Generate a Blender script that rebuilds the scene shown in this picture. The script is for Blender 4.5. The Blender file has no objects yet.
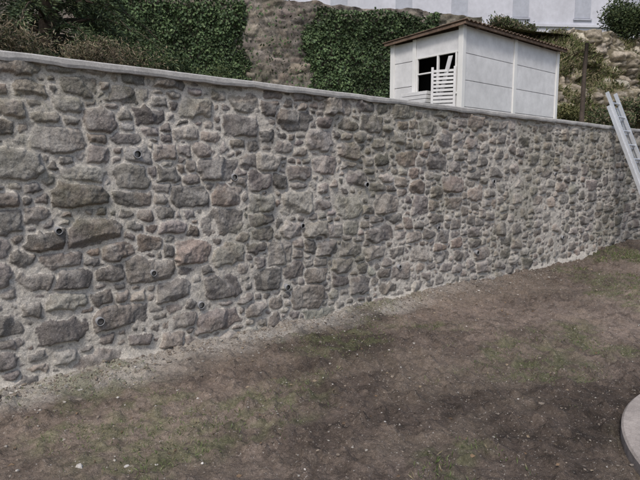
import bpy, math, random
import numpy as np
from mathutils import Vector
random.seed(5)
rng = np.random.default_rng(11)
sc = bpy.context.scene
coll = sc.collection

# ------------------------------------------------------------ noise
def hsh(ix, iy, s):
    n = (ix.astype(np.int64)*374761393 + iy.astype(np.int64)*668265263 + s*974711) & 0x7fffffff
    n = ((n ^ (n >> 13))*1274126177) & 0x7fffffff
    n = n ^ (n >> 16)
    return (n & 0xffff)/65535.0
def vn(x, y, s=0):
    x = np.asarray(x, float); y = np.asarray(y, float)
    ix = np.floor(x); iy = np.floor(y)
    fx = x-ix; fy = y-iy
    fx = fx*fx*(3-2*fx); fy = fy*fy*(3-2*fy)
    ix = ix.astype(np.int64); iy = iy.astype(np.int64)
    a = hsh(ix, iy, s); b = hsh(ix+1, iy, s); c = hsh(ix, iy+1, s); d = hsh(ix+1, iy+1, s)
    return (a*(1-fx)+b*fx)*(1-fy) + (c*(1-fx)+d*fx)*fy
def fbm(x, y, s=0, o=4):
    t = 0; a = 0.5; n = 0
    c, si = math.cos(.6), math.sin(.6)
    for i in range(o):
        t = t + a*vn(x*(2**i)+i*17.3, y*(2**i)+i*9.1, s+i); n += a; a *= 0.5
        x, y = x*c-y*si, x*si+y*c
    return t/n
def sst(a, b, x):
    t = np.clip((x-a)/(b-a), 0, 1); return t*t*(3-2*t)

# ------------------------------------------------------------ mesh helpers
def mesh_np(name, V, F, mat, C=None, smooth=True, parent=None):
    V = np.asarray(V, np.float32); F = np.asarray(F, np.int32)
    me = bpy.data.meshes.new(name)
    k = F.shape[1]
    me.vertices.add(len(V)); me.vertices.foreach_set('co', V.ravel())
    me.loops.add(F.size); me.loops.foreach_set('vertex_index', F.ravel())
    me.polygons.add(len(F)); me.polygons.foreach_set('loop_start', np.arange(0, F.size, k, dtype=np.int32))
    me.polygons.foreach_set('use_smooth', np.full(len(F), smooth))
    me.update(calc_edges=True); me.validate()
    if C is not None:
        C = np.asarray(C, np.float32)
        if C.shape[1] == 3: C = np.hstack([C, np.ones((len(C), 1), np.float32)])
        at = me.color_attributes.new('Col', 'FLOAT_COLOR', 'POINT')
        at.data.foreach_set('color', C.ravel())
    me.materials.append(mat)
    ob = bpy.data.objects.new(name, me); coll.objects.link(ob)
    if parent: ob.parent = parent
    return ob
def grid_faces(nx, ny, flip=False):
    i = np.arange(nx-1)[:, None]; j = np.arange(ny-1)[None, :]
    a = i*ny+j; b = (i+1)*ny+j; c = (i+1)*ny+j+1; d = i*ny+j+1
    f = np.stack([a, b, c, d], -1).reshape(-1, 4)
    return f[:, ::-1] if flip else f
def empty(name, loc=(0, 0, 0)):
    e = bpy.data.objects.new(name, None); e.location = loc; coll.objects.link(e); return e

class Acc:
    def __init__(s): s.v = []; s.f = []; s.mi = []
    def box(s, x0, x1, y0, y1, z0, z1, mi=0):
        n = len(s.v)
        s.v += [(x0,y0,z0),(x1,y0,z0),(x1,y1,z0),(x0,y1,z0),(x0,y0,z1),(x1,y0,z1),(x1,y1,z1),(x0,y1,z1)]
        for f in ((0,3,2,1),(4,5,6,7),(0,1,5,4),(1,2,6,5),(2,3,7,6),(3,0,4,7)):
            s.f.append(tuple(n+i for i in f)); s.mi.append(mi)
    def obox(s, p, q, wdir, w, d, mi=0):
        p = Vector(p); q = Vector(q); ax = (q-p).normalized(); wv = Vector(wdir).normalized(); dv = ax.cross(wv).normalized()
        n = len(s.v)
        for c in (p, q):
            for a, b in ((-1,-1),(1,-1),(1,1),(-1,1)):
                s.v.append(tuple(c+wv*(a*w/2)+dv*(b*d/2)))
        for f in ((0,3,2,1),(4,5,6,7),(0,1,5,4),(1,2,6,5),(2,3,7,6),(3,0,4,7)):
            s.f.append(tuple(n+i for i in f)); s.mi.append(mi)
    def tube(s, pts, rads, n=8, mi=0, caps=True):
        base = len(s.v)
        for i, p in enumerate(pts):
            p = Vector(p)
            t = (Vector(pts[min(i+1, len(pts)-1)])-Vector(pts[max(i-1, 0)])).normalized()
            u = t.orthogonal().normalized() if abs(t.z) > .99 else t.cross(Vector((0,0,1))).normalized()
            w = t.cross(u)
            for k in range(n):
                a = 2*math.pi*k/n
                s.v.append(tuple(p+(u*math.cos(a)+w*math.sin(a))*rads[i]))
        for i in range(len(pts)-1):
            for k in range(n):
                k2 = (k+1) % n
                s.f.append((base+i*n+k, base+i*n+k2, base+(i+1)*n+k2, base+(i+1)*n+k)); s.mi.append(mi)
        if caps:
            s.f.append(tuple(base+k for k in range(n))); s.mi.append(mi)
            s.f.append(tuple(base+(len(pts)-1)*n+k for k in reversed(range(n)))); s.mi.append(mi)
    def obj(s, name, mats, parent=None, smooth=False, bevel=0):
        me = bpy.data.meshes.new(name); me.from_pydata(s.v, [], s.f)
        for m in mats: me.materials.append(m)
        me.polygons.foreach_set('material_index', s.mi)
        me.polygons.foreach_set('use_smooth', [smooth]*len(s.f)); me.update()
        ob = bpy.data.objects.new(name, me); coll.objects.link(ob)
        if parent: ob.parent = parent
        if bevel:
            b = ob.modifiers.new('b', 'BEVEL'); b.width = bevel; b.segments = 2; b.limit_method = 'ANGLE'
        return ob

# ------------------------------------------------------------ materials
def mat(name, base=None, rough=.9, bumps=((40, .3, .01),), var=((3, .25), (60, .2)), metal=0, speck=None):
    m = bpy.data.materials.new(name); m.use_nodes = True
    nt = m.node_tree; N = nt.nodes; L = nt.links
    bs = N['Principled BSDF']; bs.inputs['Roughness'].default_value = rough; bs.inputs['Metallic'].default_value = metal
    bs.inputs['Specular IOR Level'].default_value = .2
    geo = N.new('ShaderNodeNewGeometry')
    if base is None:
        a = N.new('ShaderNodeAttribute'); a.attribute_name = 'Col'; col = a.outputs['Color']
    else:
        a = N.new('ShaderNodeRGB'); a.outputs[0].default_value = (*base, 1); col = a.outputs[0]
    for sc_, am in var:
        nz = N.new('ShaderNodeTexNoise'); nz.inputs['Scale'].default_value = sc_; nz.inputs['Detail'].default_value = 3
        nz.inputs['Roughness'].default_value = .65
        L.new(geo.outputs['Position'], nz.inputs['Vector'])
        mr = N.new('ShaderNodeMapRange'); mr.inputs[1].default_value = .3; mr.inputs[2].default_value = .7
        mr.inputs[3].default_value = 1-am; mr.inputs[4].default_value = 1+am
        L.new(nz.outputs['Fac'], mr.inputs[0])
        mx = N.new('ShaderNodeVectorMath'); mx.operation = 'SCALE'
        L.new(col, mx.inputs[0]); L.new(mr.outputs[0], mx.inputs['Scale']); col = mx.outputs[0]
    if speck:
        for (sc_, th, c) in speck:
            nz = N.new('ShaderNodeTexNoise'); nz.inputs['Scale'].default_value = sc_; nz.inputs['Detail'].default_value = 2
            nz.inputs['Roughness'].default_value = .6
            L.new(geo.outputs['Position'], nz.inputs['Vector'])
            mr = N.new('ShaderNodeMapRange'); mr.inputs[1].default_value = th; mr.inputs[2].default_value = th+.06
            L.new(nz.outputs['Fac'], mr.inputs[0])
            mm = N.new('ShaderNodeMath'); mm.operation = 'MULTIPLY'; mm.inputs[1].default_value = c[3]
            L.new(mr.outputs[0], mm.inputs[0])
            mx = N.new('ShaderNodeMix'); mx.data_type = 'RGBA'
            L.new(mm.outputs[0], mx.inputs[0]); L.new(col, mx.inputs[6]); mx.inputs[7].default_value = (*c[:3], 1)
            col = mx.outputs[2]
    L.new(col, bs.inputs['Base Color'])
    prev = None
    for sc_, st, di in bumps:
        nz = N.new('ShaderNodeTexNoise'); nz.inputs['Scale'].default_value = sc_; nz.inputs['Detail'].default_value = 4
        nz.inputs['Roughness'].default_value = .7
        L.new(geo.outputs['Position'], nz.inputs['Vector'])
        b = N.new('ShaderNodeBump'); b.inputs['Strength'].default_value = st; b.inputs['Distance'].default_value = di
        L.new(nz.outputs['Fac'], b.inputs['Height'])
        if prev: L.new(prev, b.inputs['Normal'])
        prev = b.outputs['Normal']
    if prev: L.new(prev, bs.inputs['Normal'])
    return m

M_wall = mat('rubble_stone_and_mortar', None, .92, bumps=((50, .75, .010),), var=((22, .20), (110, .36)),
             speck=((150, .62, (.52, .50, .46, .55)),))
M_back = mat('old_wall_stone', None, .95, bumps=((14, .8, .04),), var=((9, .3), (40, .25)))
M_conc = mat('coping_concrete', (.40, .39, .375), .9, bumps=((40, .5, .004),), var=((1.5, .14), (12, .16), (80, .16)))
M_mortar = mat('mortar_core', (.33, .31, .28), .95)
M_soil = mat('soil', None, .95, bumps=((30, .9, .022),), var=((40, .30), (150, .35)),
             speck=((75, .65, (.38, .36, .33, .7)),))
M_grassg = mat('garden_turf', (.10, .10, .05), .95, var=((.5, .4), (8, .35)), bumps=((12, .8, .05),))
M_leaf = mat('leaves', None, .6, bumps=(), var=())
M_bark = mat('bark', (.09, .07, .055), .95, bumps=((30, .8, .02),), var=((20, .3),))
M_panel = mat('painted_concrete_panel', (.68, .68, .69), .8, bumps=((40, .15, .003),), var=((.8, .08), (5, .10)))
M_post = mat('painted_concrete_post', (.76, .76, .75), .8, bumps=(), var=((2, .05),))
M_roof = mat('rusty_roof_sheet', (.17, .12, .09), .85, var=((4, .4), (30, .3)), bumps=())
M_dark = mat('dark_interior', (.02, .02, .02), .95, bumps=(), var=())
M_grey = mat('grey_joint', (.25, .25, .25), .9, bumps=(), var=((10, .2),))
M_alu = mat('aluminium', (.66, .68, .71), .42, bumps=(), var=((20, .08),), metal=.5)
M_rub = mat('rubber', (.03, .03, .03), .7, bumps=(), var=())
M_pvc = mat('grey_pvc', (.27, .275, .29), .5, bumps=(), var=((20, .2),))
M_peb = mat('pebbles', None, .9, bumps=(), var=((60, .2),))
M_slab = mat('patio_concrete', (.33, .295, .27), .9, bumps=((40, .5, .005),), var=((2, .15), (20, .18), (130, .18)))
M_fac = mat('pale_render', (.56, .57, .63), .9, bumps=(), var=((.35, .14), (4, .07)))
M_glass = mat('window_glass', (.12, .13, .16), .3, bumps=(), var=())
M_shut = mat('grey_shutter', (.42, .44, .5), .7, bumps=(), var=((3, .1),))
M_tile = mat('clay_tiles', (.28, .15, .1), .9, bumps=(), var=((3, .3),))
M_wood = mat('weathered_wood', (.075, .06, .05), .9, bumps=((30, .6, .01),), var=((12, .3),))

# ------------------------------------------------------------ rubble walls
def pack(x0, x1, H, classes, sfn, seed):
    r = np.random.default_rng(seed)
    cx = np.zeros(12000); cz = np.zeros(12000); A = np.zeros(12000); B = np.zeros(12000); n = 0
    area = (x1-x0)*H
    for dens, a0, a1, b0, b1, k in classes:
        for _ in range(int(dens*area)):
            x = r.uniform(x0, x1); z = r.uniform(-.05, H+.05)
            s = sfn(x, z)
            a = r.uniform(a0, a1)*s; b = min(r.uniform(b0, b1)*s, a*.92)
            if n:
                d = (np.abs(cx[:n]-x)/(A[:n]+a))**4+(np.abs(cz[:n]-z)/(B[:n]+b))**4
                if d.min() < k: continue
            cx[n] = x; cz[n] = z; A[n] = a; B[n] = b; n += 1
            if n >= 11999: break
    return cx[:n], cz[:n], A[:n], B[:n]

def rubble(x0, x1, H, xs, zs, classes, sfn, seed, palette, mortar_col, gap=.014, relief=1.0, grow=.05, mort=.02, mortfn=None, sharp=.016, warp=.024, rgh=1.0):
    cx, cz, A, B = pack(x0, x1, H, classes, sfn, seed)
    n = len(cx); r = np.random.default_rng(seed+1)
    K = 7
    th = (np.arange(K)[None, :]+r.uniform(-.36, .36, (n, K)))*2*np.pi/K + r.uniform(0, 6.28, (n, 1))
    th[:, 0] = np.pi/2+r.normal(0, .15, n); th[:, 1] = -np.pi/2+r.normal(0, .12, n)
    th[:, 2] = r.normal(0, .3, n); th[:, 3] = np.pi+r.normal(0, .3, n)
    nx = np.cos(th); nz = np.sin(th)
    rad = ((A[:, None]*np.abs(nx))**1.35+(B[:, None]*np.abs(nz))**1.35)**(1/1.35)*r.uniform(.84, 1.06, (n, K))
    Hi = (r.uniform(.026, .060, n)+.12*(B-.05).clip(0, .08))*relief*np.clip(B/.05, .6, 1)
    t1 = r.normal(0, .08, (n, 2)); t2 = r.normal(0, .26, (n, 2)); t3 = r.normal(0, .45, (n, 2))
    pal = np.array(palette); ci = r.integers(0, len(pal), n)
    col = pal[ci]*r.uniform(.72, 1.22, (n, 1))*(1+r.normal(0, .014, (n, 3)))
    order = np.argsort(cx); cxs = cx[order]
    NX = len(xs); NZ = len(zs)
    Hh = np.zeros((NX, NZ)); Ccol = np.zeros((NX, NZ, 3)); MM = np.zeros((NX, NZ))
    GX, GZ = np.meshgrid(xs, zs, indexing='ij')
    WX = GX+(fbm(GX*9, GZ*9, seed+3, 3)-.5)*warp+(fbm(GX*34, GZ*34, seed+4, 2)-.5)*.014
    WZ = GZ+(fbm(GX*9, GZ*9, seed+5, 3)-.5)*warp+(fbm(GX*34, GZ*34, seed+6, 2)-.5)*.014
    rough = ((fbm(GX*13, GZ*13, seed+7, 4)-.5)*.024+(np.abs(fbm(GX*22, GZ*22, seed+17, 3)-.5))*.022)*relief*rgh
    gapn = gap*(.3+1.8*fbm(GX*2.3, GZ*2.3, seed+8, 3))
    ml = mort*(.1+1.8*fbm(GX*1.7, GZ*1.7, seed+9, 3))
    if mortfn is not None: ml = mortfn(GX, GZ, ml)
    mort_h = ml+(fbm(GX*25, GZ*25, seed+10, 3)-.5)*.014
    for i in range(NX):
        x = xs[i]
        lo = np.searchsorted(cxs, x-.42); hi = np.searchsorted(cxs, x+.42)
        idx = order[lo:hi]; idx = idx[np.abs(cx[idx]-x) < A[idx]+.15]
        if len(idx) < 3:
            Hh[i] = mort_h[i]; Ccol[i] = mortar_col; MM[i] = 1; continue
        dx = WX[i][:, None]-cx[idx][None, :]; dz = WZ[i][:, None]-cz[idx][None, :]
        D = dx[:, :, None]*nx[idx][None]+dz[:, :, None]*nz[idx][None]-rad[idx][None]
        F = D.max(-1)
        o = np.argpartition(F, 1, axis=1)[:, :2]
        rr = np.arange(NZ)
        fa = F[rr, o[:, 0]]; fb = F[rr, o[:, 1]]
        sw = fa > fb
        i1 = np.where(sw, o[:, 1], o[:, 0]); f1 = np.minimum(fa, fb); f2 = np.maximum(fa, fb)
        s = np.maximum(f1-grow, (f1-f2)/2+gapn[i]/2)
        g = idx[i1]
        t = -s
        prof = np.where(t > 0, 1-np.exp(-np.clip(t, 0, 1)/sharp), t*12)
        ddx = dx[rr, i1]; ddz = dz[rr, i1]
        top = Hi[g]+t1[g, 0]*ddx+t1[g, 1]*ddz
        top = np.minimum(top, Hi[g]+.012+t2[g, 0]*ddx+t2[g, 1]*ddz)
        top = np.minimum(top, Hi[g]+.026+t3[g, 0]*ddx+t3[g, 1]*ddz)
        h = np.maximum(top, .018)*prof+rough[i]*np.clip(t/.015, 0, 1)
        m = mort_h[i] > h
        Hh[i] = np.where(m, mort_h[i], h)
        k = sst(-.003, .003, mort_h[i]-h)[:, None]
        Ccol[i] = col[g]*(1-k)+mortar_col*k
        MM[i] = k[:, 0]
    return GX, GZ, Hh, Ccol, MM

palette = [(.235,.213,.197),(.21,.192,.18),(.28,.255,.232),(.14,.13,.122),(.255,.237,.22),(.235,.195,.168),(.17,.156,.146),(.192,.174,.162),(.315,.292,.265),(.155,.143,.134),(.285,.268,.246),(.245,.215,.19)]
mortar = np.array((.50, .468, .42))
xs = [-4.0]
while xs[-1] < 22:
    x = xs[-1]
    if x < .2: d = .03
    elif x < 3: d = .0065
    elif x < 12.6: d = .0065+(x-3)/9.6*.0125
    else: d = .06
    xs.append(x+d)
xs = np.array(xs); WH = 2.44
zs = np.linspace(-.12, WH, 370)
classes = [(5, .16, .24, .09, .13, 1.0), (42, .115, .18, .065, .10, 1.0), (190, .075, .13, .045, .075, .97), (380, .048, .08, .032, .048, .92), (420, .028, .046, .019, .032, .88)]
def sfn(x, z):
    return (1.0 if x < 4 else max(.84, 1-(x-4)*.03))*(.92 if z > 1.9 else 1)
def mortfn(GX, GZ, m):
    toe = sst(.12, -.05, GZ+(fbm(GX*1.1, GZ*2, 77, 3)-.5)*.3)
    return m+toe*.05*sst(.35, .6, fbm(GX*.8, GX*0, 78, 3)+.1)+.007*sst(4.5, 8, GX)*sst(.35, .7, fbm(GX*.9, GZ*1.2, 79, 3))+.010*sst(.58, .74, fbm(GX*1.1, GZ*1.4, 80, 3))
GX, GZ, Hh, CC, MM = rubble(-4, 22, WH, xs, zs, classes, sfn, 21, palette, mortar, gap=.015, mort=.0085, mortfn=mortfn, grow=.085, sharp=.008, relief=.95)
st = 1-MM
pl_ = sst(.52, .68, fbm(GX*7, GZ*7, 96, 4))*st*.36
CC = CC*(1-pl_[..., None])+np.array((.41, .39, .36))*pl_[..., None]
ru_ = sst(.60, .72, fbm(GX*4, GZ*5, 98, 4))*st*.25
CC = CC*(1-ru_[..., None])+np.array((.26, .195, .145))*ru_[..., None]
dk_ = sst(.56, .68, fbm(GX*12, GZ*12, 97, 4))*st*.5
CC = CC*(1-dk_[..., None])+np.array((.10, .092, .083))*dk_[..., None]
mst = sst(.5, .7, fbm(GX*5, GZ*5, 99, 4))*MM*.30
CC = CC*(1-mst[..., None])+np.array((.30, .275, .24))*mst[..., None]
reg = fbm(GX*.5, GZ*.6, 90, 3)
CC *= (0.84+.32*reg)[..., None]
pale = sst(4.5, 8, GX)*sst(12, 9, GX)*sst(.35, .6, fbm(GX*.7, GZ*.9, 91, 3))
CC = CC*(1-.20*pale[..., None])+np.array((.45, .42, .375))*.20*pale[..., None]
moss = sst(.56, .70, fbm(GX*1.3, GZ*1.6, 92, 4)+.12*sst(1.2, 2.2, GZ)-.03+.16*sst(9.5, 12, GX))*(.25+.75*vn(GX*20, GZ*20, 93))
CC = CC*(1-.42*moss[..., None])+np.array((.12, .12, .07))*.42*moss[..., None]
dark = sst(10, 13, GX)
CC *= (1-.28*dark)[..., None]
bul = (fbm(GX*.35, GZ*.5, 95, 3)-.5)*.10
batter = -(WH-GZ)*.02
Y = -Hh+bul*.6+batter+.01
V = np.stack([GX, Y, GZ], -1).reshape(-1, 3)
wallE = empty('stone_retaining_wall')
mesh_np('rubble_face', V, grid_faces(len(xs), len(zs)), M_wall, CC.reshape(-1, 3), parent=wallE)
a = Acc(); a.box(-4, 22, .09, .42, -.3, WH-.02); a.obj('wall_core', [M_mortar], wallE)
cxs_ = np.arange(-4, 22.01, .03)
prof = [(.42, WH-.02), (.42, WH+.050), (.405, WH+.060), (-.043, WH+.060), (-.055, WH+.050), (-.057, WH+.02), (-.050, WH-.002), (.06, WH-.006)]
VV = []
for i, x in enumerate(cxs_):
    w = float(vn(x*1.3, 0, 5)-.5)*.012; w2 = float(fbm(x*5, 3, 6, 3)-.5)
    for j, (y, z) in enumerate(prof):
        VV.append((x, y+(w+w2*.012 if j in (3, 4, 5, 6) else 0), z+w2*(.030 if j in (5, 6) else .008)))
mesh_np('concrete_coping', VV, grid_faces(len(cxs_), len(prof), True), M_conc, parent=wallE, smooth=False)

# ------------------------------------------------------------ drain pipes
def surfY(x, z):
    i = int(np.argmin(abs(xs-x))); j = int(np.argmin(abs(zs-z)))
    return float(np.percentile(Y[max(0,i-5):i+6, max(0,j-5):j+6], 20))
for (x, z, r) in [(1.96, 1.80, .034), (2.92, 1.60, .032), (2.51, .42, .034), (1.57, .44, .034), (3.52, .45, .032), (2.05, .78, .026), (4.7, 1.5, .030), (5.3, .46, .030), (3.75, 1.08, .026), (7.0, .48, .032), (7.4, 1.5, .032), (9.6, .5, .032), (9.3, 1.6, .032), (6.1, .9, .028), (1.3, 1.2, .026)]:
    y = surfY(x, z)
    b = Acc(); n = 20; pr = -.022
    ring = [(r, .12), (r, pr), (r*.96, pr-.003), (r*.85, pr-.003), (r*.81, pr), (r*.8, .12)]
    for (rr, yy) in ring:
        for k in range(n):
            t = 2*math.pi*k/n; b.v.append((x+rr*math.cos(t), y+yy, z+rr*math.sin(t)-(yy-.12)*-.12))
    for q in range(5):
        for k in range(n):
            k2 = (k+1) % n; b.f.append((q*n+k, (q+1)*n+k, (q+1)*n+k2, q*n+k2)); b.mi.append(1 if q == 4 else 0)
    c0 = len(b.v)
    for k in range(n):
        t = 2*math.pi*k/n; b.v.append((x+r*.8*math.cos(t), y+.06, z+r*.8*math.sin(t)-.007))
    b.f.append(tuple(range(c0, c0+n))); b.mi.append(1)
    b.obj('drain_pipe', [M_pvc, M_dark], smooth=False)

# ------------------------------------------------------------ ground
def axis(segs):
    o = [segs[0][0]]
    for a_, b_, d in segs:
        k = max(1, int(round((b_-a_)/d))); o += list(a_+(b_-a_)*(np.arange(k)+1)/k)
    return np.array(o)
gx = axis([(-150, -20, 13), (-20, -1, .8), (-1, .2, .06), (.2, 6, .016), (6, 13.5, .032), (13.5, 25, .3), (25, 160, 12)])
gy = axis([(-150, -20, 13), (-20, -6, .7), (-6, -4.2, .06), (-4.2, 0, .016), (0, .36, .06)])
XX, YY = np.meshgrid(gx, gy, indexing='ij')
near = sst(-25, -8, YY)*sst(30, 20, XX)*sst(-25, -10, XX)
PCX, PCY, PR = 4.27, -4.79, 1.57
def ground_z(X, Yv):
    z = (fbm(X*.5, Yv*.5, 31, 3)-.5)*.13+(fbm(X*2.5, Yv*2.5, 32, 4)-.5)*.05
    cl = fbm(X*9, Yv*9, 33, 4)
    z = z+np.maximum(cl-.48, 0)*.13*(.3+1.3*fbm(X*.9, Yv*.9, 38, 3))
    c2_ = fbm(X*24, Yv*24, 34, 3)
    z = z+np.maximum(c2_-.45, 0)*.08*(.2+1.4*fbm(X*1.4, Yv*1.4, 39, 3))
    z = z+.05*np.exp(-((Yv+.15)/.22)**2)*fbm(X*1.5, X*0, 35, 3)*1.6-.02
    z = z+.10*sst(9.5, 12.5, X)*sst(-1.7, -.2, Yv)
    return z
def tuftm(x, y):
    t = 0
    for (cx_, cy_, rx_, ry_, am) in ((2.65, -2.85, .45, .35, .18), (3.1, -1.4, .4, .2, .12), (4.6, -.9, .7, .25, .10), (8.4, -2.0, .9, .5, .12), (10.6, -.7, 1.2, .5, .2), (1.4, -1.6, .5, .3, .10), (5.6, -2.2, .6, .3, .10)):
        t = t+am*np.exp(-((x-cx_)/rx_)**2-((y-cy_)/ry_)**2)
    return t
ZZ = ground_z(XX, YY)*near
dp = np.hypot(XX-PCX, YY-PCY); ZZ = np.where(dp < PR+.04, -.03, ZZ)
f1 = fbm(XX*.6, YY*.9, 41, 5); f2 = fbm(XX*4, YY*4, 42, 4)
base = np.array((.142, .113, .094))
C = base[None, None]*(1+1.9*(f1-.5)+.9*(f2-.5)).clip(.42, 1.7)[..., None]
stn = sst(.56, .66, fbm(XX*14, YY*14, 48, 4)); C *= (1-.35*stn)[..., None]
light = sst(-.62, -.06, YY+(fbm(XX*1.6, YY*3, 43, 4)-.5)*.6)*(.4+.6*sst(.3, .5, fbm(XX*1.2, YY*5, 44, 3)))*sst(8.5, 3.5, XX)
C = C*(1-.80*light[..., None])+np.array((.43, .41, .375))*(.8+.4*f2)[..., None]*.80*light[..., None]
tanp = sst(.50, .68, fbm(XX*.8+3, YY*1.6, 45, 4))
C = C*(1-.3*tanp[..., None])+np.array((.24, .197, .157))*.3*tanp[..., None]
gr = sst(.56, .70, fbm(XX*.9+9, YY*1.3, 46, 4)+tuftm(XX, YY))*(.1+.9*sst(.38, .62, fbm(XX*9, YY*9, 47, 3)))
C = C*(1-.42*gr[..., None])+np.array((.11, .13, .058))*.42*gr[..., None]
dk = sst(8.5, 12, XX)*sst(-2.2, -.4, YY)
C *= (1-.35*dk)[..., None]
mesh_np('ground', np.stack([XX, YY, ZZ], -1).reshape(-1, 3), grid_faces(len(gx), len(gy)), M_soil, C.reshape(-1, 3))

ico = []; t = (1+5**.5)/2
for p in ((-1,t,0),(1,t,0),(-1,-t,0),(1,-t,0),(0,-1,t),(0,1,t),(0,-1,-t),(0,1,-t),(t,0,-1),(t,0,1),(-t,0,-1),(-t,0,1)):
    ico.append(np.array(p)/math.hypot(1, t))
ico = np.array(ico)
icf = np.array([(0,11,5),(0,5,1),(0,1,7),(0,7,10),(0,10,11),(1,5,9),(5,11,4),(11,10,2),(10,7,6),(7,1,8),(3,9,4),(3,4,2),(3,2,6),(3,6,8),(3,8,9),(4,9,5),(2,4,11),(6,2,10),(8,6,7),(9,8,1)])
def pebbles(name, P, S, C):
    n = len(P)
    Vv = ico[None]*(1+rng.normal(0, .16, (n, 12, 1)))
    ang = rng.uniform(0, 6.28, n); ca, sa = np.cos(ang), np.sin(ang)
    sx = S*rng.uniform(.8, 1.4, n); sy = S*rng.uniform(.6, 1.0, n); sz = S*rng.uniform(.4, .8, n)
    x = Vv[..., 0]*sx[:, None]; y = Vv[..., 1]*sy[:, None]; z = Vv[..., 2]*sz[:, None]
    X2 = x*ca[:, None]-y*sa[:, None]; Y2 = x*sa[:, None]+y*ca[:, None]
    out = np.stack([X2+P[:, 0:1], Y2+P[:, 1:2], z+P[:, 2:3]], -1).reshape(-1, 3)
    F = (icf[None]+np.arange(n)[:, None, None]*12).reshape(-1, 3)
    mesh_np(name, out, F, M_peb, np.repeat(C, 12, 0), smooth=False)
n1 = 9000; n2 = 4200
px = np.concatenate([rng.uniform(.2, 12.5, n1), rng.uniform(.2, 9, n2)])
py = np.concatenate([rng.uniform(-4.4, -.1, n1), -.10-np.abs(rng.normal(0, .22, n2))])
S = np.concatenate([rng.lognormal(-5.35, .45, n1), rng.lognormal(-5.15, .5, n2)]).clip(.002, .04)
ok = np.hypot(px-PCX, py-PCY) > PR+.03
px, py, S = px[ok], py[ok], S[ok]
pc = np.array([(.33,.31,.28),(.19,.165,.14),(.23,.195,.16),(.12,.10,.085),(.46,.44,.41)])[rng.choice(5, len(px), p=[.17,.33,.25,.19,.06])]
pebbles('gravel', np.stack([px, py, ground_z(px, py)+S*.2], -1), S, pc*rng.uniform(.8, 1.2, (len(px), 1)))

def leaves(name, P, size, C, asp=.6, droop=None, parent=None, updir=None):
    n = len(P)
    if updir is None:
        d = rng.normal(0, 1, (n, 3))
        if droop is not None: d = d*.6+droop
    else: d = updir
    d /= np.linalg.norm(d, axis=1)[:, None]+1e-9
    q = rng.normal(0, 1, (n, 3)); w = np.cross(d, q); w /= np.linalg.norm(w, axis=1)[:, None]+1e-9
    s = size[:, None]
    nrm = np.cross(d, w)*s*.12
    a_ = P; b_ = P+d*s*.5+w*s*asp*.5+nrm; c_ = P+d*s; e_ = P+d*s*.5-w*s*asp*.5+nrm
    Vv = np.stack([a_, b_, c_, e_], 1).reshape(-1, 3)
    F = np.arange(n*4).reshape(-1, 4)
    return mesh_np(name, Vv, F, M_leaf, np.repeat(C, 4, 0), smooth=False, parent=parent)

def blades():
    n = 150000
    x = rng.uniform(.4, 11.8, n); y = rng.uniform(-4.5, -.1, n)
    d = fbm(x*.9+9, y*1.3, 46, 4); cl = fbm(x*6, y*6, 48, 2); tm = tuftm(x, y)
    keep = (d+tm+.45*(cl-.5) > .66) & (rng.uniform(0, 1, n) < .38) & (np.hypot(x-PCX, y-PCY) > PR+.02)
    x, y, tm = x[keep], y[keep], tm[keep]; n = len(x)
    P = np.stack([x, y, ground_z(x, y)-.003], -1)
    up = np.stack([rng.normal(0, .7, n), rng.normal(0, .7, n), np.ones(n)], -1)
    C = np.array([(.12,.155,.06),(.15,.175,.08),(.22,.19,.12),(.09,.125,.045)])[rng.integers(0, 4, n)]*rng.uniform(.7, 1.2, (n, 1))
    sz = rng.uniform(.012, .038, n)*(1+.8*(x > 9.3)+4*tm)
    leaves('grass', P, sz, C, asp=.14, updir=up)
blades()
n = 420
x = rng.uniform(.5, 11, n); y = rng.uniform(-4.3, -.2, n)
leaves('fallen_leaves', np.stack([x, y, ground_z(x, y)+.008], -1), rng.uniform(.02, .04, n),
       np.array([(.20,.14,.09),(.14,.10,.07),(.26,.21,.15)])[rng.integers(0, 3, n)], asp=.6,
       updir=np.stack([rng.normal(0, 1, n), rng.normal(0, 1, n), rng.normal(0, .12, n)], -1))

b = Acc(); n = 96; R = PR
rings = [(R, -.1), (R, .035), (R-.012, .047), (R-.13, .05), (R-.134, .045), (R-.140, .05), (.9, .055), (.02, .055)]
for (rr, z) in rings:
    for k in range(n):
        t = 2*math.pi*k/n; b.v.append((PCX+rr*math.cos(t), PCY+rr*math.sin(t), z))
for q in range(len(rings)-1):
    for k in range(n):
        k2 = (k+1) % n; b.f.append((q*n+k, q*n+k2, (q+1)*n+k2, (q+1)*n+k)); b.mi.append(0)
b.obj('concrete_patio', [M_slab])

# ------------------------------------------------------------ terraces behind the wall
tx = axis([(-60, -5, 5), (-5, 24, .3), (24, 90, 6)]); ty = axis([(.42, 14, .3), (14, 30, 4)])
TX, TY = np.meshgrid(tx, ty, indexing='ij')
TZ = 2.40+.05*(TY-.42).clip(0, 8)+(fbm(TX*.8, TY*.8, 51, 4)-.5)*.2*sst(.42, 1.2, TY)
mesh_np('garden_terrace', np.stack([TX, TY, TZ], -1).reshape(-1, 3), grid_faces(len(tx), len(ty)), M_grassg)

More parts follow.
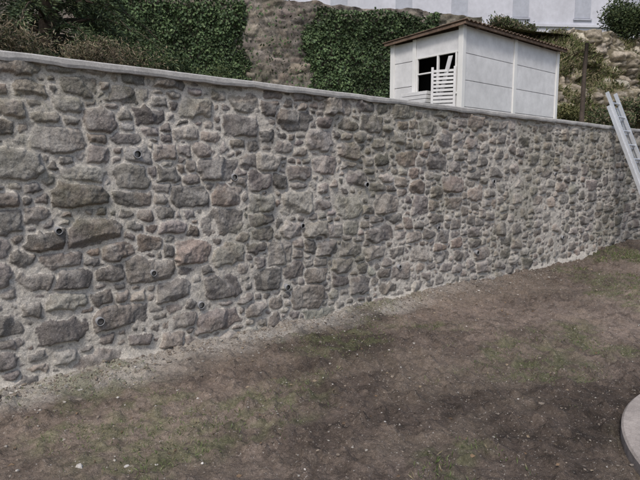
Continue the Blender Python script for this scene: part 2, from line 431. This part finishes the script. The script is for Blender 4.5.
Apt = np.array((16.6, 7.4)); Bd = np.array((-.884, .468)); Nn = np.array((.468, .884))
us = np.arange(-1, 22.01, .05); zb = np.arange(0, 4.76, .045)
c2 = [(4, .22, .34, .11, .17, 1), (25, .14, .2, .08, .12, .95), (60, .08, .13, .05, .08, .9), (60, .05, .07, .035, .05, .85)]
pal2 = [(.25,.215,.18),(.22,.19,.165),(.29,.25,.21),(.17,.15,.135),(.27,.235,.21)]
BU, BZ, BH, BC, BM = rubble(-1, 22, 4.75, us, zb, c2, lambda x, z: 1.0, 61, pal2, np.array((.21,.19,.165)), gap=.03, relief=1.1, mort=.01, rgh=1.6)
BC *= (.6+.7*fbm(BU*.6, BZ*.8, 62, 3))[..., None]
gm = sst(.45, .65, fbm(BU*.8, BZ*.8, 63, 4)); BC = BC*(1-.4*gm[..., None])+np.array((.11, .11, .065))*.4*gm[..., None]
topw = 2.25+BZ*(1+.035*(fbm(BU*1.2, BU*0, 64, 4)-.5)*2)
off = -BH*1.2
PX = Apt[0]+Bd[0]*BU+Nn[0]*off; PY = Apt[1]+Bd[1]*BU+Nn[1]*off
bE = empty('old_stone_wall')
mesh_np('stone_face', np.stack([PX, PY, topw], -1).reshape(-1, 3), grid_faces(len(us), len(zb), True), M_back, BC.reshape(-1, 3), parent=bE)
b = Acc()
def P3(u, o, z): return (Apt[0]+Bd[0]*u+Nn[0]*o, Apt[1]+Bd[1]*u+Nn[1]*o, z)
b.obox(P3(-1, .25, 4.5), P3(22, .25, 4.5), (0, 0, 1), 4.6, .40); b.obj('wall_core', [M_mortar], bE)

def ivy(name, u0, u1, z0, z1, dens, seed, sp=1.6):
    n = int((u1-u0)*(z1-z0)*dens)
    u = rng.uniform(u0-.3, u1+.3, n); z = rng.uniform(z0, z1, n)
    e = fbm(u*.9, z*.7, seed, 4)
    edge = np.minimum(u-u0, u1-u)+(e-.5)*sp
    k = (edge > 0) & (z < z1-.25*vn(u*1.5, 0*u, seed+2)) ; u, z = u[k], z[k]; edge = edge[k]; n = len(u)
    bulge = fbm(u*2.2, z*2.2, seed+1, 4)
    thick = (.08+.28*bulge)*np.clip(edge*2.5, .2, 1)
    dep = thick*rng.uniform(.55, 1.0, n)
    P = np.stack([Apt[0]+Bd[0]*u-Nn[0]*dep, Apt[1]+Bd[1]*u-Nn[1]*dep, z], -1)
    c = np.array([(.055,.088,.04),(.072,.11,.048),(.045,.07,.036),(.09,.125,.06)])[rng.integers(0, 4, n)]
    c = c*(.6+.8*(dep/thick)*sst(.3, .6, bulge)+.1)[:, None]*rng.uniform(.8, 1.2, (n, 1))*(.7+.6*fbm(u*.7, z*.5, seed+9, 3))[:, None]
    dr = np.tile(np.array([[-Nn[0]*.2, -Nn[1]*.2, -1.0]]), (n, 1))
    leaves(name, P, rng.uniform(.06, .12, n), c, asp=.9, droop=dr)
ivy('ivy', .9, 5.1, 2.3, 7.0, 1100, 71)
ivy('ivy', 7.2, 12.5, 2.3, 7.05, 1000, 72)
ivy('ivy', 5.0, 7.6, 2.3, 7.0, 70, 75, 3.2)

pl = [(-40, 36.5), (-2.9, 17.7), (8.86, 11.5), (16.9, 7.25), (20, 6.4), (24.4, 4.8), (40, 0), (90, -20)]
rows = [(.35, 6.85), (3, 7.1), (10, 7.6), (30, 9), (80, 12), (220, 16)]
hv = []
for (x, y) in pl:
    for (o, z) in rows: hv.append((x+Nn[0]*o, y+Nn[1]*o, z))
mesh_np('hillside', hv, grid_faces(len(pl), len(rows)), M_grassg)

bu = np.arange(0, 26, .05); bt = np.arange(0, 4.61, .05)
c3 = [(3, .24, .38, .16, .26, 1), (14, .14, .24, .10, .17, .95), (40, .08, .13, .06, .09, .9), (60, .04, .07, .035, .05, .9)]
pal3 = [(.40,.35,.275),(.32,.28,.22),(.47,.42,.34),(.24,.21,.17),(.36,.325,.27)]  # tan rock, with sunlit tone already in the colours
BU2, ZB2, BH2, rc, _ = rubble(0, 26, 4.6, bu, bt, c3, lambda x, z: 1.0, 161, pal3, np.array((.15,.13,.09)), gap=.04, relief=2.4, mort=.03, sharp=.03, warp=.09, rgh=1.5)
BT = ZB2/4.6
S0 = np.array((16.2, 7.5)); Sd = np.array((.90, -.42)); Sd /= np.linalg.norm(Sd); Sn = np.array((-Sd[1], Sd[0]))
lump = fbm(BU2*.7, ZB2*.9, 84, 5)
offb = -1.7+2.2*BT+.7*sst(.45, .55, BT+(lump-.5)*.4)-BH2*1.6+(lump-.5)*2.2
zt = 2.3+BT*4.65+.7*(fbm(BU2*1.1, 0*BU2, 85, 4)-.5)*BT
RX = S0[0]+Sd[0]*BU2+Sn[0]*offb; RY = S0[1]+Sd[1]*BU2+Sn[1]*offb
rc = rc*(.6+.7*fbm(BU2*.6, ZB2*.9, 88, 3))[..., None]*(.68+.45*BT)[..., None]  # rock lightens upwards: sunlit top of the bank painted into the colour
vg = sst(.50, .60, fbm(BU2*1.0, ZB2*1.3, 87, 5)+.16*(1-BT)-.05)
rc = rc*(1-.8*vg[..., None])+np.array((.14, .13, .07))*.8*vg[..., None]
mesh_np('rocky_bank', np.stack([RX, RY, zt], -1).reshape(-1, 3), grid_faces(len(bu), len(bt)), M_back, rc.reshape(-1, 3))
k = (vg > .5) & (rng.uniform(0, 1, vg.shape) < .8) & (BU2 < 14)
Pb = np.stack([RX[k], RY[k], zt[k]], -1); Pb = np.repeat(Pb, 3, 0)+rng.normal(0, .05, (3*len(RX[k]), 3)); n = len(Pb)
leaves('bank_weeds', Pb, rng.uniform(.07, .22, n), np.array([(.12,.14,.05),(.19,.18,.09),(.24,.20,.13),(.09,.11,.045)])[rng.integers(0, 4, n)]*rng.uniform(.7, 1.2, (n, 1)), asp=.25, droop=np.tile(np.array([[0, -.3, .6]]), (n, 1)))

# ------------------------------------------------------------ shrubs
GREENS = [(.065,.095,.042),(.088,.122,.05),(.115,.138,.06),(.048,.07,.034)]
BROWN = [(.22,.175,.12),(.17,.14,.10),(.27,.23,.15),(.13,.135,.08)]
OLIVE = [(.17,.18,.075),(.21,.205,.09),(.13,.15,.06),(.26,.235,.11)]
def shrub(name, x, y, z, rx, ry, rz, n, pal, ls=(.04, .09), asp=.55, clumps=9, stems=7):
    E = empty(name, (0, 0, 0))
    ct = []
    for _ in range(clumps):
        v = rng.normal(0, 1, 3); v /= np.linalg.norm(v); v *= rng.uniform(.3, .8)
        ct.append((x+v[0]*rx, y+v[1]*ry, z+rz*(1+v[2]*.8)))
    ct = np.array(ct); k = rng.integers(0, clumps, n)
    d = rng.normal(0, 1, (n, 3)); d /= np.linalg.norm(d, axis=1)[:, None]; rad = rng.uniform(.2, 1, n)**.5*rng.uniform(.6, 1.35, n)
    P = ct[k]+d*rad[:, None]*np.array((rx, ry, rz))*.42
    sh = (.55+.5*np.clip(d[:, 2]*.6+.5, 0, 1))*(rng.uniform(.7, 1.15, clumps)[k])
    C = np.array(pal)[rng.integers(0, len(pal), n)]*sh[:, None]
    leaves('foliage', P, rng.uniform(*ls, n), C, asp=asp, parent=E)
    b = Acc()
    for i in range(stems):
        c = ct[i % clumps]; m = ((x+c[0])/2+random.uniform(-.1, .1)*rx, (y+c[1])/2, z+(c[2]-z)*.55)
        b.tube([(x+random.uniform(-.1, .1), y, z-.1), m, tuple(c)], [.025, .017, .006], 6)
    b.obj('stems', [M_bark], E, smooth=True)
shrub('dry_bush', 1.2, 2.4, 2.5, .8, .6, .50, 6000, BROWN, (.03, .08), .25)
shrub('dry_bush', 2.3, 1.7, 2.45, .5, .4, .33, 3000, BROWN, (.03, .07), .25)
shrub('dry_bush', 3.0, 2.9, 2.45, .9, .5, .55, 5000, BROWN+GREENS, (.03, .07), .3)
shrub('garden_bush', 3.9, 2.0, 2.45, .5, .4, .36, 3500, GREENS, (.03, .06), .5)
shrub('garden_bush', 5.6, 6.5, 2.6, 1.6, 1.2, .75, 9000, GREENS, (.05, .1), .5)
shrub('garden_bush', 15.6, 3.0, 2.5, .9, .6, .55, 5000, OLIVE, (.05, .1), .5)
shrub('garden_bush', 17.2, 2.2, 2.5, 1.2, .8, .50, 6000, GREENS+BROWN, (.05, .1), .5)
shrub('garden_bush', 17.4, 4.8, 3.2, 1.2, .8, .7, 6000, OLIVE, (.06, .12), .5)
shrub('garden_bush', 20.5, 3.2, 3.0, 1.6, .9, .6, 6000, GREENS+BROWN, (.06, .12), .5)
shrub('evergreen_bush', 20.2, 7.4, 6.5, 1.5, .7, .48, 6500, GREENS+BROWN, (.08, .14), .4, clumps=18)
shrub('dry_bush', 22.6, 6.6, 6.6, 1.5, .7, .34, 4500, BROWN+OLIVE, (.08, .14), .3, clumps=16)
shrub('evergreen_bush', 25.6, 5.2, 6.7, 1.2, 1.2, 1.2, 8000, GREENS, (.08, .15), .5, clumps=16)
shrub('hedge', 3.9, 16.2, 6.9, 4.5, .8, .8, 16000, GREENS+BROWN, (.09, .16), .5, clumps=26, stems=20)
shrub('hedge', 10.6, 12.0, 6.9, 2.6, .7, .42, 9000, GREENS+BROWN, (.09, .15), .5, clumps=20, stems=14)

b = Acc()
b.tube([(14.52, 1.95, 2.3), (14.60, 1.97, 3.2), (14.66, 2.0, 4.1), (14.76, 2.02, 4.85)], [.065, .06, .052, .045], 9)
b.obj('wooden_pole', [M_wood], smooth=True)

# ------------------------------------------------------------ conifer
E = empty('conifer_tree')
b = Acc(); tx0, ty0 = 2.55, 4.3; tz0 = 2.4; TH = 6.8
b.tube([(tx0, ty0, tz0-.2), (tx0+.03, ty0, tz0+2), (tx0, ty0+.05, tz0+4.5), (tx0, ty0, tz0+TH)], [.16, .13, .08, .02], 10)
P = []; D = []; Sh = []
for i in range(150):
    h = .5+(TH-.7)*(i/150)**1.0
    L = 1.75*(1-(h/TH))**.7*random.uniform(.75, 1.12)+.15
    if h < 1.2: L *= .8
    an = i*2.4+random.uniform(-.3, .3)
    dx, dy = math.cos(an), math.sin(an)
    pts = []
    for k in range(7):
        s = k/6; pts.append(Vector((tx0+dx*L*s, ty0+dy*L*s, tz0+h+.22*L*math.sin(s*2.2)-.40*L*s*s)))
    b.tube([tuple(p) for p in pts], [.028, .024, .02, .016, .012, .008, .004], 5)
    for m in range(int(50*L)+8):
        s = random.uniform(.12, 1); f = s*6; k = min(int(f), 5); p = pts[k].lerp(pts[k+1], f-k)
        side = random.choice((-1, 1)); tl = .34*(1.15-s)*random.uniform(.5, 1.2)+.05
        tdir = Vector((dx*.7-dy*side, dy*.7+dx*side, random.uniform(-.45, .05))).normalized()
        for g in range(9):
            q = p+tdir*tl*(g/8)+Vector((0, 0, -.10*(g/8)**2))
            P.append(q); D.append(tdir*1.0+Vector((random.gauss(0, .55), random.gauss(0, .55), random.gauss(0, .4)-.1)))
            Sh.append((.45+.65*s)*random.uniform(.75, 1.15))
b.obj('trunk_and_limbs', [M_bark], E, smooth=True)
P = np.array([tuple(p) for p in P]); D = np.array([tuple(p) for p in D]); Sh = np.array(Sh); n = len(P)
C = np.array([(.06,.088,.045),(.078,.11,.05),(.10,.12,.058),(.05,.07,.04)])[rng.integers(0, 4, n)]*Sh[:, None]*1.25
leaves('needles', P, rng.uniform(.05, .10, n), C, asp=.22, updir=D, parent=E)

# ------------------------------------------------------------ shed
SX0, SX1, SY0, SY1 = 9.90, 14.0, 2.33, 4.30; ZB = 2.42; ZT = 4.58; ZR = 4.48
sh = empty('concrete_panel_shed')
a = Acc()
ph = (ZT-ZB)/4
bays = [SX0+.12, (SX0+SX1)/2-.06, (SX0+SX1)/2+.06, SX1-.12]
for (xa, xb) in ((bays[0], bays[1]), (bays[2], bays[3])):
    for k in range(4):
        a.box(xa, xb, SY0+.03, SY0+.08, ZB+k*ph+.005, ZB+(k+1)*ph-.005)
a.box(SX0+.1, SX1-.1, SY1-.08, SY1-.03, ZB, ZR-.01)
a.box(SX1-.08, SX1-.03, SY0+.1, SY1-.1, ZB, ZR-.02)
oy0, oy1 = SY0+.22, SY1-.74
for k in range(4):
    a.box(SX0+.03, SX0+.08, oy1+.0, SY1-.12, ZB+k*ph+.006, min(ZB+(k+1)*ph-.006, ZR-.02))
a.box(SX0+.03, SX0+.08, SY0+.12, oy1-.003, 4.10, ZR+.02)
a.box(SX0+.03, SX0+.08, SY0+.12, oy1-.003, ZB, 3.22)
a.obj('wall_panels', [M_panel], sh, bevel=.006)
a = Acc()
for x in (SX0, (SX0+SX1)/2-.06, SX1-.12): a.box(x, x+.12, SY0, SY0+.12, ZB-.1, ZT-.003)
for x in (SX0, SX1-.12): a.box(x, x+.12, SY1-.12, SY1, ZB-.1, ZR-.003)
a.box(SX0+.0, SX0+.10, oy1, oy1+.09, ZB, ZR+.01)
a.obj('posts', [M_post], sh, bevel=.008)
a = Acc()
a.box(SX0+.09, SX1-.09, SY0+.085, SY0+.10, ZB, ZT-.06)
a.obj('joint_backing', [M_grey], sh)
a = Acc()
a.box(SX0+.75, SX0+.78, SY0+.11, SY1-.09, ZB, ZR-.08); a.obj('dark_interior', [M_dark], sh)
a = Acc()
ym = oy0+.40
for yy in (oy0-.07, ym, oy1-.05): a.box(SX0+.02, SX0+.07, yy, yy+.045, 3.22, 4.09)
a.box(SX0+.018, SX0+.072, oy0-.1, oy1, 4.06, 4.098); a.box(SX0+.0, SX0+.075, oy0-.1, oy1, 3.222, 3.26)
a.box(SX0+.022, SX0+.068, ym+.046, oy1-.051, 3.72, 3.75)
a.obj('window_frame', [M_post], sh, bevel=.004)
a = Acc()
c0 = Vector((SX0-.01, oy0-.05, 2.8)); e0 = Vector((SX0-.22, oy0+.36, 2.8))
dv = (e0-c0).normalized()
for s in (0, 1):
    p = c0.lerp(e0, s); a.obox(p, p+Vector((0, 0, .98)), dv, .05, .03)
for k in range(12):
    z = 2.84+k*.078; a.obox(c0+Vector((0, 0, z-2.8)), e0+Vector((0, 0, z-2.8)), (0, 0, 1), .05, .018)
a.obox(Vector((SX0-.03, oy0+.35, 3.0)), Vector((SX0-.10, oy0+.0, 3.98)), (0, 1, 0), .10, .02)
a.obj('louvred_shutter', [M_panel], sh, bevel=.003)
a = Acc()
for k in range(4): a.box(SX0-.28+.02*k, SX0-.02, oy0+.5, oy1+.25-.04*(k % 2), 3.0+k*.085, 3.07+k*.085)
a.obj('stacked_boards', [M_panel], sh, bevel=.004)
nx_ = 260; rx = np.linspace(SX0-.14, SX1+.12, nx_); ry = np.array([SY0-.16, SY0-.15, SY1+.12])
rv = []
for th_ in (0, -.012):
    for x in rx:
        wv = .018*math.sin(x*2*math.pi/.15)
        for y in ry: rv.append((x, y, ZT+.045+wv+(ZR-ZT)*(y-SY0)/(SY1-SY0)+th_))
g = grid_faces(nx_, 3)
rf = list(map(tuple, g))+[tuple(i+nx_*3 for i in f[::-1]) for f in g]
for i in range(nx_-1):
    rf.append((i*3, i*3+nx_*3, (i+1)*3+nx_*3, (i+1)*3))
for j in range(2):
    rf.append((j, j+1, j+1+nx_*3, j+nx_*3))
mesh_np('corrugated_roof', rv, np.array(rf), M_roof, parent=sh, smooth=False)
a = Acc()
a.box(SX0-.12, SX1+.10, SY0-.13, SY0-.09, ZT-.025, ZT+.022)
a.obox((SX0-.10, SY0-.085, ZT-.005), (SX0-.10, SY1+.08, ZR-.005), (0, 0, 1), .055, .035)
for x in (SX0+.4, SX0+1.8, SX0+3.2): a.box(x, x+.05, SY0-.085, SY0+.0, ZT-.03, ZT+.02)
a.obj('rusty_fascia', [M_roof], sh)

# ------------------------------------------------------------ ladder
lad = empty('aluminium_ladder')
a = Acc()
LX = 11.38; W = .44
def lp(s, o, x):
    foot = Vector((0, -1.16, .06)); top = Vector((0, -.06+.18, 3.12))
    ax = (top-foot).normalized(); nrm = Vector((0, -ax.z, ax.y))
    return foot.lerp(top, s)+nrm*o+Vector((x, 0, 0))
for sec, (o, s0, s1, w) in enumerate(((.0, 0, .92, W), (.055, .10, 1.0, W-.06))):
    for sd in (-1, 1):
        a.obox(lp(s0, o, LX+W/2+sd*w/2), lp(s1, o, LX+W/2+sd*w/2), (1, 0, 0), .024, .062)
    s = s0+.04
    while s < s1-.02:
        a.tube([lp(s, o, LX+W/2-w/2), lp(s, o, LX+W/2+w/2)], [.017, .017], 8); s += .088
for sd in (-1, 1):
    a.obox(lp(-.012, 0, LX+W/2+sd*W/2), lp(.02, 0, LX+W/2+sd*W/2), (1, 0, 0), .04, .09, 1)
a.obj('rails_and_rungs', [M_alu, M_rub], lad)

# ------------------------------------------------------------ distant house
hs = empty('distant_house')
def HP(u, o, z):
    o0 = np.array((26., 19.)); ux = np.array((.80, -.60)); un = np.array((.60, .80))
    p = o0+ux*u+un*o; return (p[0], p[1], z)
def hbox(acc, u0, u1, o0, o1, z0, z1, mi=0):
    n = len(acc.v)
    for z in (z0, z1):
        for (u, o) in ((u0, o0), (u1, o0), (u1, o1), (u0, o1)): acc.v.append(HP(u, o, z))
    for f in ((0,3,2,1),(4,5,6,7),(0,1,5,4),(1,2,6,5),(2,3,7,6),(3,0,4,7)):
        acc.f.append(tuple(n+i for i in f)); acc.mi.append(mi)
a = Acc(); hbox(a, -9, 24, 0, 9, 6.5, 18.5); a.obj('walls', [M_fac], hs)
a = Acc()
for u in (-7, -3.5, 0.4, 3.8, 7.6, 11.5, 15, 19):
    for z in (10.9, 14.4):
        hbox(a, u, u+1.0, -.03, .02, z, z+1.7, 1)
        hbox(a, u-.08, u+1.08, -.10, -.035, z-.14, z-.04, 1)
a.obj('closed_shutters', [M_glass, M_shut], hs)
a = Acc()
hbox(a, -9, 24, -.12, -.004, 10.35, 10.5, 0)
a.obj('string_course', [M_fac], hs)
a = Acc(); n = 0
for (u, o, z) in ((-9.5, -.6, 18.5), (24.5, -.6, 18.5), (24.5, 9.6, 18.5), (-9.5, 9.6, 18.5), (-6, 4.5, 21), (21, 4.5, 21)): a.v.append(HP(u, o, z))
a.f = [(0,1,5,4), (1,2,5), (2,3,4,5), (3,0,4), (0,3,2,1)]; a.mi = [0]*5
a.obj('roof', [M_tile], hs)

# ------------------------------------------------------------ light & camera
w = bpy.data.worlds.new('World'); sc.world = w; w.use_nodes = True
nt = w.node_tree; bg = nt.nodes['Background']
sky = nt.nodes.new('ShaderNodeTexSky'); sky.sky_type = 'NISHITA'; sky.sun_disc = False
sd = Vector((-.66, -.44, 1.03)).normalized()
sky.sun_elevation = math.asin(sd.z); sky.sun_rotation = math.atan2(sd.x, sd.y)
sky.air_density = 1.0; sky.dust_density = 3.0
nt.links.new(sky.outputs[0], bg.inputs[0]); bg.inputs[1].default_value = .145
l = bpy.data.lights.new('sun', 'SUN'); l.energy = 2.0; l.angle = math.radians(11); l.color = (1, .95, .88)
lo = bpy.data.objects.new('sun', l); coll.objects.link(lo); lo.rotation_euler = sd.to_track_quat('Z', 'Y').to_euler()
cam = bpy.data.cameras.new('camera'); co = bpy.data.objects.new('camera', cam); coll.objects.link(co)
co.location = (0, -4.64, 1.65); co.rotation_euler = (math.radians(90-7.1), 0, math.radians(-41))
cam.sensor_width = 36; cam.lens = 31.5; cam.clip_end = 1000; cam.clip_start = .05
sc.camera = co
sc.view_settings.view_transform = 'Standard'; sc.view_settings.look = 'None'; sc.view_settings.exposure = 0
